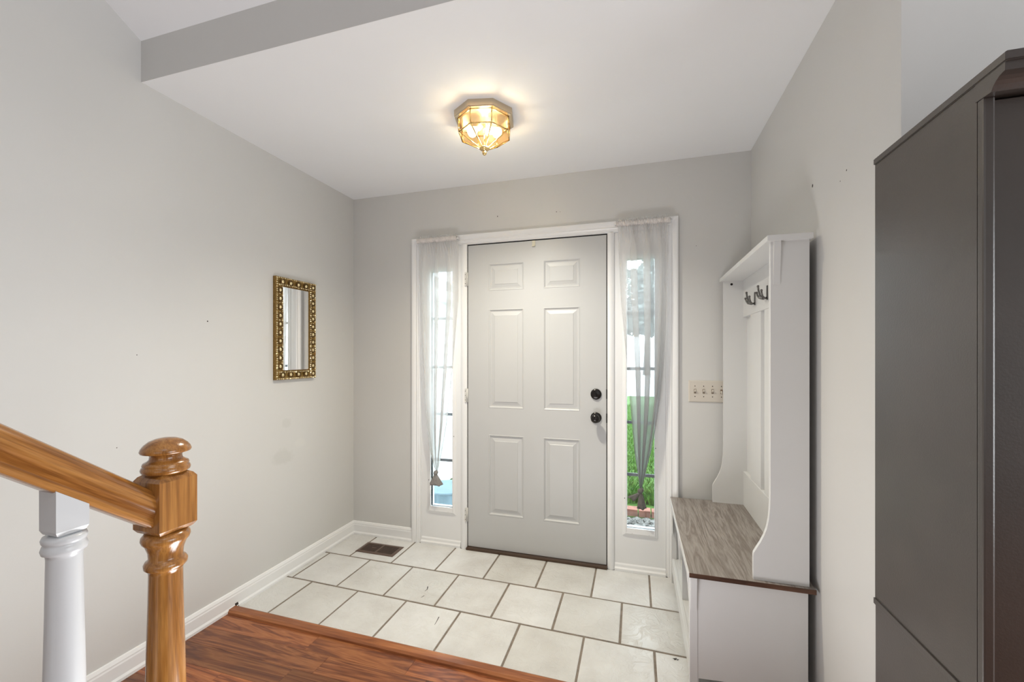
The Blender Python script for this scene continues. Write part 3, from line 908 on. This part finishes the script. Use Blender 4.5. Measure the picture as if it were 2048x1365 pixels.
# ================================================================== SWITCH PLATE
sw = empty('switch_plate', (0.397, D, 1.031), 'ivory four-gang light switch plate beside the hall tree', 'light switch')
bm = nb(); prev = None
for ins, dy in ((0, 0), (0, 0.003), (0.004, 0.0062)):
    vs = [bm.verts.new((x, D - dy, z)) for x, z in ((0.294 + ins, 1.031 + ins), (0.499 - ins, 1.031 + ins), (0.499 - ins, 1.154 - ins), (0.294 + ins, 1.154 - ins))]
    if prev:
        for i in range(4): bm.faces.new((prev[i], prev[(i + 1) % 4], vs[(i + 1) % 4], vs[i]))
    prev = vs
bm.faces.new(prev)
obj('cover_plate', bm, M['ivory'], sw)
for i, x in enumerate((0.3275, 0.3735, 0.4195, 0.4655)):
    upw = 1 if i != 3 else -1
    obj('toggle_slot', B(x - 0.0058, x + 0.0058, D - 0.0072, D - 0.0055, 1.0925 - 0.0125, 1.0925 + 0.0125), plain('slot_brown', (0.20, 0.15, 0.11), 0.5) if i == 0 else bpy.data.materials['slot_brown'], sw)
    bm = nb(); box(bm, x - 0.0042, x + 0.0042, D - 0.017, D - 0.006, 1.0925 - 0.005, 1.0925 + 0.005, 0.001)
    for v in bm.verts:
        if v.co.y < D - 0.012: v.co.z += 0.006 * upw
    obj('toggle', bm, M['ivory'], sw)
    for z in (1.0925 - 0.030, 1.0925 + 0.030):
        bm = nb(); sphere(bm, (x, D - 0.0062, z), 0.0028, 8, 5, 1, 0.4, 1); obj('screw', bm, M['dirt'], sw)

# ================================================================== HALL TREE
W = M['tree_white']
HY0, HY1 = 1.710, 2.565         # near and far side planes
HB = 0.588                      # back
ht = empty('hall_tree', (0.39, (HY0 + HY1) / 2, 0), 'white hall tree bench with grey wood seat and coat hooks against the right wall', 'hall tree')
# seat board
obj('seat_board', B(0.193, 0.604, 1.694, 2.578, 0.4635, 0.481, 0.0008), M['greywood'], ht, label='grey wood-grain seat board')
obj('seat_edge', B(0.1935, 0.6035, 1.6925, 1.6945, 0.464, 0.4805), M['edgewood'], ht, label='dark brown end edge of the seat')
obj('seat_edge', B(0.1915, 0.1935, 1.693, 2.578, 0.464, 0.4805), W, ht, label='white front edge of the seat')
def side_low(y0, y1, name='bench_side'):
    bm = nb()
    arc = [(0.228 + 0.33 * t, 0.078 + 0.008 * math.sin(PI * t)) for t in [i / 12 for i in range(13)]]
    prism(bm, [(0.204, 0.4635), (0.204, 0.0), (0.228, 0.0)] + arc + [(0.558, 0.0), (0.585, 0.0), (0.585, 0.4635)], 'y', y0, y1)
    return obj(name, bm, W, ht)
side_low(HY0 + 0.003, HY0 + 0.019); side_low(HY1 - 0.016, HY1)
for y0 in (HY0, HY1 - 0.024): obj('leg', B(0.197, 0.2245, y0, y0 + 0.030, 0.0, 0.4635, 0.0012), W, ht)
# corbel on the outer side under the seat
def corbel(x0, x1, z0, z1, yf, depth):
    bm = nb()
    pr = [(yf, z0)] + [(yf - 0.004 - depth * (t ** 1.6), z0 + (z1 - z0 - 0.02) * t) for t in [i / 8 for i in range(9)]] + [(yf - depth - 0.005, z1), (yf, z1)]
    prism(bm, pr, 'x', x0, x1)
    return obj('corbel', bm, W, ht)
corbel(0.2005, 0.2215, 0.334, 0.4630, HY0, 0.006)
corbel(0.475, 0.4965, 1.553, 1.7075, HY0, 0.009)
# front of the bench: apron, bottom shelf, divider, front brackets
obj('apron', B(0.203, 0.219, HY0 + 0.030, HY1 - 0.024, 0.395, 0.4635, 0.001), W, ht)
obj('bottom_shelf', B(0.203, 0.575, HY0 + 0.019, HY1 - 0.016, 0.120, 0.138, 0.001), W, ht)
obj('toe_rail', B(0.200, 0.214, HY0 + 0.030, HY1 - 0.024, 0.060, 0.140, 0.001), W, ht)
obj('divider', B(0.212, 0.575, 2.130, 2.146, 0.138, 0.4635), W, ht)
obj('bench_back', B(0.575, 0.583, HY0 + 0.019, HY1 - 0.016, 0.075, 0.4635), W, ht)
for y0 in (HY0 + 0.030, 2.118, HY1 - 0.044):
    bm = nb()
    pr = [(0.203, 0.285)] + [(0.201 - 0.009 * (t ** 1.5), 0.285 + 0.15 * t) for t in [i / 8 for i in range(9)]] + [(0.192, 0.463), (0.203, 0.463)]
    prism(bm, pr, 'y', y0, y0 + 0.022); obj('corbel', bm, W, ht)
# upper side panels with a curved foot
curve = [(0.412, 0.481), (0.412, 0.568), (0.4135, 0.578), (0.424, 0.598), (0.436, 0.620), (0.447, 0.645), (0.456, 0.672), (0.462, 0.705), (0.4655, 0.745), (0.467, 0.80), (0.467, 1.7075), (HB, 1.7075), (HB, 0.481)]
for y0, y1 in ((HY0, HY0 + 0.017), (HY1 - 0.016, HY1)):
    bm = nb(); prism(bm, curve, 'y', y0, y1); obj('side_panel', bm, W, ht)
obj('top_shelf', B(0.452, 0.594, 1.690, 2.585, 1.7075, 1.7275, 0.0012), W, ht)
BX = 0.568
obj('back_panel', B(BX + 0.015, BX + 0.019, HY0 + 0.017, HY1 - 0.016, 0.481, 1.7075), W, ht)
obj('hook_rail', B(BX - 0.004, BX + 0.015, HY0 + 0.017, HY1 - 0.016, 1.508, 1.7075, 0.001), W, ht)
obj('bottom_rail', B(BX - 0.004, BX + 0.015, HY0 + 0.017, HY1 - 0.016, 0.481, 0.665, 0.001), W, ht)
for a, b in ((2.222, 2.405), (2.035, 2.165), (1.795, 1.978)):
    obj('stile', B(BX - 0.002, BX + 0.015, a, b, 0.665, 1.508, 0.001), W, ht)
bm = nb(); sphere(bm, (0.507, HY1 - 0.0165, 1.690), 0.0065, 12, 6, 1, 0.3, 1)
obj('screw_cap', bm, M['bronze'], ht, label='dark screw cap')
for hy in (2.31, 2.108, 1.83):
    x = BX - 0.004; z = 1.578
    bm = nb(); box(bm, x - 0.004, x, hy - 0.007, hy + 0.007, z - 0.032, z + 0.032, 0.0015)
    hk = obj('coat_hook', bm, M['steel'], ht, label='gunmetal coat hook')
    def pr_(pts):
        bm = nb(); tube(bm, pts, 0.0042, 8); sphere(bm, pts[-1], 0.0055, 8, 6); obj('prong', bm, M['steel'], hk, True)
    pr_([(x - 0.003, hy, z - 0.024), (x - 0.018, hy, z - 0.026), (x - 0.030, hy, z - 0.012), (x - 0.036, hy, z + 0.012), (x - 0.038, hy, z + 0.030)])
    for sgn in (-1, 1):
        pr_([(x - 0.003, hy, z - 0.022), (x - 0.014, hy + sgn * 0.012, z - 0.026), (x - 0.026, hy + sgn * 0.026, z - 0.020), (x - 0.032, hy + sgn * 0.034, z - 0.006), (x - 0.034, hy + sgn * 0.038, z + 0.006)])

# ================================================================== DARK CABINET
E_ = M['espresso']
SX, SY0, SY1 = 0.555, 0.905, 1.217
SX1 = 1.32
ZT = 1.772
cab = empty('dark_cabinet', ((SX + SX1) / 2, (SY0 + SY1) / 2, 0), 'tall espresso brown cabinet with a stepped cornice at the right edge', 'cabinet')
obj('side_panel', B(SX, SX + 0.018, 0.903, SY1, 0.712, 1.757), E_, cab)
obj('side_panel', B(SX + 0.001, SX + 0.018, 0.903, SY1, 0.0, 0.700), E_, cab)
obj('ledge_strip', B(SX - 0.0035, SX + 0.018, 0.885, SY1, 0.699, 0.713, 0.001), E_, cab)
obj('side_panel', B(SX1 - 0.018, SX1, SY0, SY1, 0.0, 1.755), E_, cab)
obj('back_board', B(SX + 0.018, SX1 - 0.018, SY1 - 0.008, SY1, 0.05, 1.755), E_, cab)
obj('front_stile', B(SX - 0.0006, SX + 0.015, 0.888, 0.9025, 0.712, 1.727, 0.003), E_, cab)
obj('front_stile', B(SX + 0.001, SX + 0.015, 0.888, 0.9025, 0.0, 0.700, 0.003), E_, cab)
obj('front_stile', B(SX1 - 0.022, SX1, SY0 - 0.009, SY0, 0.0, 1.742, 0.002), E_, cab)
# cornice: concave cove under the top board, running along the front
YF = 0.888
bm = nb()
pr = [(0.905, 1.757), (0.905, 1.727), (0.872, 1.7255), (0.870, 1.729), (0.867, 1.7335), (0.862, 1.738), (0.856, 1.7415), (0.849, 1.7435), (0.8455, 1.744), (0.8445, 1.757)]
prism(bm, pr, 'x', SX - 0.001, SX1 + 0.001)
obj('cornice', bm, E_, cab)
bm = nb()
tp = [(SX - 0.003, SY1), (SX - 0.003, 0.842), (SX - 0.001, 0.8395), (SX1 + 0.003, 0.8395), (SX1 + 0.003, SY1)]
prism(bm, tp, 'z', 1.757, ZT, 0.0015)
obj('top_board', bm, E_, cab)
# doors: recessed panels, upper and lower pair
mid = (SX + SX1) / 2
for (z0, z1) in ((0.712, 1.722), (0.06, 0.698)):
    for (a, b, hx) in ((SX + 0.0160, mid - 0.001, mid - 0.03), (mid + 0.001, SX1 - 0.0225, mid + 0.03)):
        bm = nb()
        yf = 0.894
        fw = 0.055
        relief(bm, a, b, z0, z1, [(0, 0.014), (0, 0), (fw, 0), (fw + 0.004, 0.006), (fw + 0.012, 0.006), (fw + 0.03, 0.003)], yf)
        dr = obj('door', bm, E_, cab)
        bm = nb(); lathe(bm, [(0.006, yf), (0.005, yf - 0.012), (0.013, yf - 0.018), (0.012, yf - 0.026), (0.004, yf - 0.029)], hx, 0, 18, 'y', 0.5 * (z0 + z1) + (0.0 if z0 > 0.5 else 0.2))
        obj('knob', bm, M['bronze'], dr, True)
obj('plinth', B(SX + 0.018, SX1 - 0.018, SY0 + 0.01, SY0 + 0.026, 0.0, 0.06), E_, cab)
for z in (1.05, 1.40, 0.35): obj('shelf', B(SX + 0.018, SX1 - 0.018, SY0 + 0.02, SY1 - 0.008, z, z + 0.016), E_, cab)

# ================================================================== STAIRCASE AND RAILING
RX = -0.961                    # centre line of the railing
slope = 0.80
st = empty('staircase', (-1.45, 0.60, 0), 'wooden staircase rising along the left wall', 'staircase', kind='structure')
for i in range(6):
    yf = 0.600 - 0.2375 * i; zt = 0.19 * (i + 1)
    obj('riser', B(XL + 0.02, -0.930, yf - 0.2375, yf, 0.0, zt - 0.025), M['trim'], st)
    obj('tread', B(XL + 0.02, -0.905, yf - 0.2375, yf + 0.025, zt - 0.025, zt, 0.004), M['plank'], st)
rail = empty('stair_railing', (RX, 0.646, 0), 'golden oak stair handrail ending in a turned newel post, white balusters below', 'railing')
NY = 0.646; h = 0.0381
# newel: block with chamfered ends
def sqblock(bm, cx, cy, hs, z0, z1, ch, chz, top=True, bot=True):
    rg_ = []
    def sq(r, z): return [(cx - r, cy - r, z), (cx + r, cy - r, z), (cx + r, cy + r, z), (cx - r, cy + r, z)]
    if bot: rg_.append(sq(hs - ch, z0 - chz)); rg_.append(sq(hs - ch * 0.35, z0 - chz * 0.55))
    rg_ += [sq(hs, z0), sq(hs, z1)]
    if top: rg_.append(sq(hs - ch * 0.35, z1 + chz * 0.55)); rg_.append(sq(hs - ch, z1 + chz))
    loft(bm, rg_)
bm = nb(); sqblock(bm, RX, NY, h, 0.936, 1.036, 0.014, 0.014)
nw = obj('newel_post', bm, M['oak'], rail, label='square top block of the golden oak newel post')
bm = nb()
lathe(bm, [(0.020, 1.048), (0.036, 1.049), (0.0415, 1.053), (0.0425, 1.058), (0.041, 1.062), (0.0385, 1.0645), (0.0400, 1.067), (0.0385, 1.071), (0.033, 1.074), (0.0285, 1.078), (0.0275, 1.084), (0.029, 1.089), (0.034, 1.0915), (0.0425, 1.0925), (0.0440, 1.096), (0.0420, 1.102), (0.037, 1.109), (0.029, 1.116), (0.018, 1.1205), (0.006, 1.1225)], RX, NY, 48)
obj('finial', bm, M['oak'], nw, True)
bm = nb()
lathe(bm, [(0.025, 0.926), (0.036, 0.924), (0.0415, 0.917), (0.0425, 0.911), (0.0405, 0.905), (0.036, 0.900), (0.0335, 0.893), (0.0305, 0.884), (0.0295, 0.872), (0.0305, 0.867), (0.035, 0.864), (0.0375, 0.859), (0.0370, 0.852), (0.0335, 0.848), (0.0300, 0.846), (0.0292, 0.838), (0.0300, 0.78), (0.0325, 0.68), (0.0350, 0.56), (0.0350, 0.50), (0.031, 0.47), (0.036, 0.462), (0.036, 0.452), (0.026, 0.446)], RX, NY, 48)
obj('shaft', bm, M['oak'], nw, True)
bm = nb(); sqblock(bm, RX, NY, h, 0.0, 0.440, 0.012, 0.012, True, False)
obj('base_block', bm, M['oak'], nw)
# handrail: moulded profile swept up the slope, ends plumb against the newel
prof = [(-0.013, 0.0), (-0.020, 0.002), (-0.0225, 0.010), (-0.0215, 0.020), (-0.0245, 0.025), (-0.0295, 0.032), (-0.0305, 0.044), (-0.0295, 0.056), (-0.0255, 0.067), (-0.0175, 0.0765), (-0.009, 0.081), (0.0, 0.0825)]
prof = prof + [(-x, z) for x, z in prof[-2::-1]]
def railpt(x, zz, y): return (RX + x, y, 0.944 + slope * (NY - h - y) + zz)
ang = math.atan(slope)
bm = nb()
y0, y1 = NY - h, -0.78
ra = [bm.verts.new(railpt(x, z, y0)) for x, z in prof]; rb = [bm.verts.new(railpt(x, z, y1)) for x, z in prof]
n = len(prof); bm.faces.new(ra); bm.faces.new(rb[::-1])
for i in range(n): bm.faces.new((ra[i], rb[i], rb[(i + 1) % n], ra[(i + 1) % n]))
# rotate mesh frame so the grain texture follows the slope
o = obj('handrail', bm, M['oak_y'], rail, True)
rot = Matrix.Rotation(-ang, 4, 'X')
o.data.transform(rot.inverted()); o.matrix_parent_inverse = Matrix.Identity(4)
o.rotation_euler = (-ang, 0, 0)
md = o.modifiers.new('edge', 'EDGE_SPLIT'); md.split_angle = R(40)
# white balusters
def baluster(cy, zbase):
    hs = 0.0225
    ztop = 0.944 + slope * (NY - h - cy)
    bm = nb()
    def sq(r, z): return [(RX - r, cy - r, z), (RX + r, cy - r, z), (RX + r, cy + r, z), (RX - r, cy + r, z)]
    zb = ztop - 0.050
    tp = [(RX + a * hs, cy + b * hs, ztop - slope * b * hs + 0.004) for a, b in ((-1, -1), (1, -1), (1, 1), (-1, 1))]
    loft(bm, [sq(hs - 0.009, zb - 0.011), sq(hs - 0.003, zb - 0.007), sq(hs, zb), tp])
    b0 = obj('baluster', bm, M['bal'], rail, label='square head of a white turned baluster')
    bm = nb(); z = zb - 0.010
    lathe(bm, [(0.014, z), (0.0275, z - 0.001), (0.0295, z - 0.006), (0.0285, z - 0.011), (0.0262, z - 0.014), (0.028, z - 0.017), (0.0300, z - 0.024), (0.0285, z - 0.030), (0.0240, z - 0.033), (0.0232, z - 0.040), (0.0245, z - 0.14), (0.0265, z - 0.25), (0.0275, z - 0.40), (0.0265, z - 0.48), (0.022, z - 0.50), (0.027, z - 0.51), (0.020, z - 0.52)], RX, cy, 40)
    obj('spindle', bm, M['bal'], b0, True)
    bm = nb(); box(bm, RX - hs, RX + hs, cy - hs, cy + hs, zbase, z - 0.515); obj('foot_block', bm, M['bal'], b0)
M['bal'] = plain('white_baluster_paint', (0.62, 0.63, 0.645), 0.3, var=0.01)
baluster(0.481, 0.19)
baluster(0.300, 0.38); baluster(0.140, 0.38)

# ================================================================== DEBRIS ON THE FLOOR
bm = nb()
rnd = random.Random(9)
lx, ly = 0.168, 1.905
for i in range(7):
    a = rnd.uniform(0, 6.28); r = rnd.uniform(0.004, 0.012)
    p = Vector((lx + rnd.uniform(-.006, .006), ly + rnd.uniform(-.005, .005), 0.0015))
    q = p + Vector((r * math.cos(a), r * math.sin(a), rnd.uniform(0.001, 0.004)))
    tube(bm, [p, q], 0.0016, 5, 0.0008)
obj('leaf_scrap', bm, M['dirt'], None, origin=(lx, ly, 0), label='tiny dark leaf scrap on the tiles beside the bench', cat='debris')

# ================================================================== OUTSIDE
GZ = -0.19
lawn = tag(obj('lawn', B(-14, 30, 4.02, 16, GZ - 0.1, GZ), M['lawn']), 'green front lawn seen through the right sidelight', 'lawn', kind='structure')
tag(obj('road', B(-40, 60, 16, 60, GZ - 0.12, GZ - 0.02), M['paving']), 'pale driveway and road beyond the lawn', 'road', kind='structure')
tag(obj('porch', B(-3.2, 1.6, D + 0.14, 2.95, GZ - 0.1, GZ + 0.12), M['paving']), 'pale concrete porch slab outside the door', 'porch', kind='structure')
tag(obj('garden_path', B(-3.2, -0.9, 2.95, 4.02, GZ - 0.1, GZ), M['paving']), 'pale path outside the left sidelight', 'path', kind='structure')
tag(obj('garden_bed', B(-0.9, 1.6, 2.95, 4.02, GZ - 0.1, GZ - 0.01), M['soil']), 'dark soil bed under the gravel', 'garden bed', kind='structure')
bm = nb(); rnd = random.Random(5)
for i in range(2600):
    x = rnd.uniform(-0.5, 0.9); y = rnd.uniform(3.15, 3.985); r = rnd.uniform(0.009, 0.02)
    mt = Matrix.Translation((x, y, GZ + r * 0.15)) @ Matrix.Rotation(rnd.uniform(0, 6), 4, 'Z') @ Matrix.Diagonal((r * 1.5, r, r * 0.8, 1))
    bmesh.ops.create_icosphere(bm, subdivisions=1, radius=1, matrix=mt)
obj('gravel', bm, M['gravel'], None, label='grey gravel strip between the porch and the brick edging', cat='gravel', kind='stuff')
be = empty('brick_edging', (0.35, 4.07, GZ), 'row of red bricks edging the gravel outside the right sidelight', 'edging')
x = -0.88
rnd = random.Random(6)
while x < 1.55:
    bm = B(x + 0.004, x + 0.108, 4.025 + rnd.uniform(-.004, .004), 4.125, GZ - 0.02, GZ + 0.060 + rnd.uniform(-.005, .005), 0.004)
    obj('brick', bm, M['brick'], be)
    x += 0.113
# grass: leafy blades behind the bricks, short blades over the near lawn
def blades(name, n, xr, yr, h0, h1, wd, lean, label, seed):
    rnd = random.Random(seed); vs = []; fs = []
    for i in range(n):
        x = rnd.uniform(*xr); y = yr[0] + (yr[1] - yr[0]) * rnd.random() ** 1.5
        a = rnd.uniform(0, 6.28); hh = rnd.uniform(h0, h1); ln = rnd.uniform(0.3, 1) * lean * hh
        ca, sa = math.cos(a), math.sin(a); b = rnd.uniform(0, 6.28); wx, wy = wd * math.cos(b), wd * math.sin(b)
        k = len(vs)
        vs += [(x - wx, y - wy, GZ), (x + wx, y + wy, GZ), (x + ln * .4 * ca - wx * .9, y + ln * .4 * sa - wy * .9, GZ + hh * .6), (x + ln * .4 * ca + wx * .9, y + ln * .4 * sa + wy * .9, GZ + hh * .6), (x + ln * ca, y + ln * sa, GZ + hh)]
        fs += [(k, k + 1, k + 3, k + 2), (k + 2, k + 3, k + 4)]
    me = bpy.data.meshes.new(name); me.from_pydata(vs, [], fs); me.materials.append(M['blade'])
    o = bpy.data.objects.new(name, me); C.objects.link(o)
    return tag(o, label, 'grass', kind='stuff')
blades('tall_grass', 2600, (-0.85, 1.5), (4.36, 4.75), 0.10, 0.24, 0.006, 0.8, 'long arching green blades just behind the brick edging', 1)
blades('grass', 42000, (-1.2, 3.2), (5.05, 13), 0.03, 0.075, 0.006, 0.6, 'short mown lawn grass beyond the long blades', 2)

# white sided wing of the house, seen through the left sidelight
wing = empty('garage_wing', (-2.5, 5.5, GZ), 'white clapboard wing of the house outside the left sidelight', 'house')
obj('wall_core', B(-5.2, -2.14, 3.0, 8.2, GZ, 1.90), M['siding'], wing)
i = 0; z = GZ + 0.02
while z < 1.88:
    bm = nb()
    z1 = min(z + 0.112, 1.89)
    prism(bm, [(-2.139, z), (-2.112, z), (-2.114, z + 0.004), (-2.134, z1), (-2.139, z1)], 'y', 3.0, 8.2)
    obj('siding_board', bm, M['siding'], wing); z += 0.114
obj('soffit', B(-2.14, -1.98, 2.95, 8.3, 1.90, 1.93), M['soffit'], wing)
obj('gutter', B(-1.98, -1.90, 2.95, 8.3, 1.89, 1.98, 0.01), M['siding'], wing)
bm = nb(); prism(bm, [(-1.93, 1.98), (-1.93, 2.0), (-5.0, 3.4), (-5.0, 1.98)], 'y', 2.95, 8.3)
obj('roof', bm, M['roof'], wing)
# pale blue ribbed bin
bn = empty('plastic_bin', (-1.60, 3.38, GZ), 'pale blue ribbed plastic bin on the path outside the left sidelight', 'bin')
bm = nb()
N_ = 96
def ringb(r, z, am): return [(-1.60 + (r + am * math.sin(16 * 2 * PI * k / N_)) * 1.05 * math.cos(2 * PI * k / N_), 3.38 + (r + am * math.sin(16 * 2 * PI * k / N_)) * math.sin(2 * PI * k / N_), z) for k in range(N_)]
loft(bm, [ringb(0.165, GZ, 0.006), ringb(0.185, GZ + 0.31, 0.006), ringb(0.190, GZ + 0.312, 0)])
obj('tub', bm, M['bluebin'], bn)
bm = nb(); lathe(bm, [(0.188, GZ + 0.312), (0.202, GZ + 0.316), (0.202, GZ + 0.330), (0.190, GZ + 0.332)], -1.60, 3.38, 48)
obj('rim', bm, M['bluebin'], bn, True)

# hazy trees far beyond the road
def tree(x, y, h_, r, seed, label):
    rnd = random.Random(seed)
    t = empty('tree', (x, y, GZ), label, 'tree', 'trees beyond the road')
    bm = nb(); tube(bm, [(x, y, GZ), (x + 0.1, y, GZ + h_ * 0.3), (x - 0.1, y, GZ + h_ * 0.6)], 0.25, 8, 0.12); obj('trunk', bm, M['bark'], t, True)
    vs = []; fs = []
    blobs = [(rnd.gauss(0, r * 0.45), rnd.gauss(0, r * 0.45), h_ * (0.35 + 0.55 * rnd.random())) for _ in range(16)]
    for i in range(5200):
        b = rnd.choice(blobs); d = Vector((rnd.gauss(0, 1), rnd.gauss(0, 1), rnd.gauss(0, 1))).normalized() * r * 0.42 * rnd.random() ** .33
        p = Vector((x + b[0], y + b[1], GZ + b[2])) + d
        e1 = Vector((rnd.uniform(-1, 1), rnd.uniform(-1, 1), rnd.uniform(-1, 1))).normalized() * 0.26; e2 = e1.cross(Vector((rnd.uniform(-1, 1), rnd.uniform(-1, 1), 1))).normalized() * 0.18
        k = len(vs); vs += [p - e1, p + e2, p + e1, p - e2]; fs.append((k, k + 1, k + 2, k + 3))
    me = bpy.data.meshes.new('crown'); me.from_pydata([tuple(v) for v in vs], [], fs); me.materials.append(M['leaf'])
    o = bpy.data.objects.new('crown', me); C.objects.link(o); o.parent = t; o.location = (-x, -y, -GZ); tag(o, kind='stuff')
tree(0.8, 34, 11.5, 2.8, 1, 'leafy tree beyond the road, behind the right sidelight')
tree(-9.5, 38, 8.5, 2.2, 2, 'lower tree beyond the road, left of the taller one')
tree(12.0, 40, 9.5, 2.6, 3, 'broad tree beyond the road, right of the others')
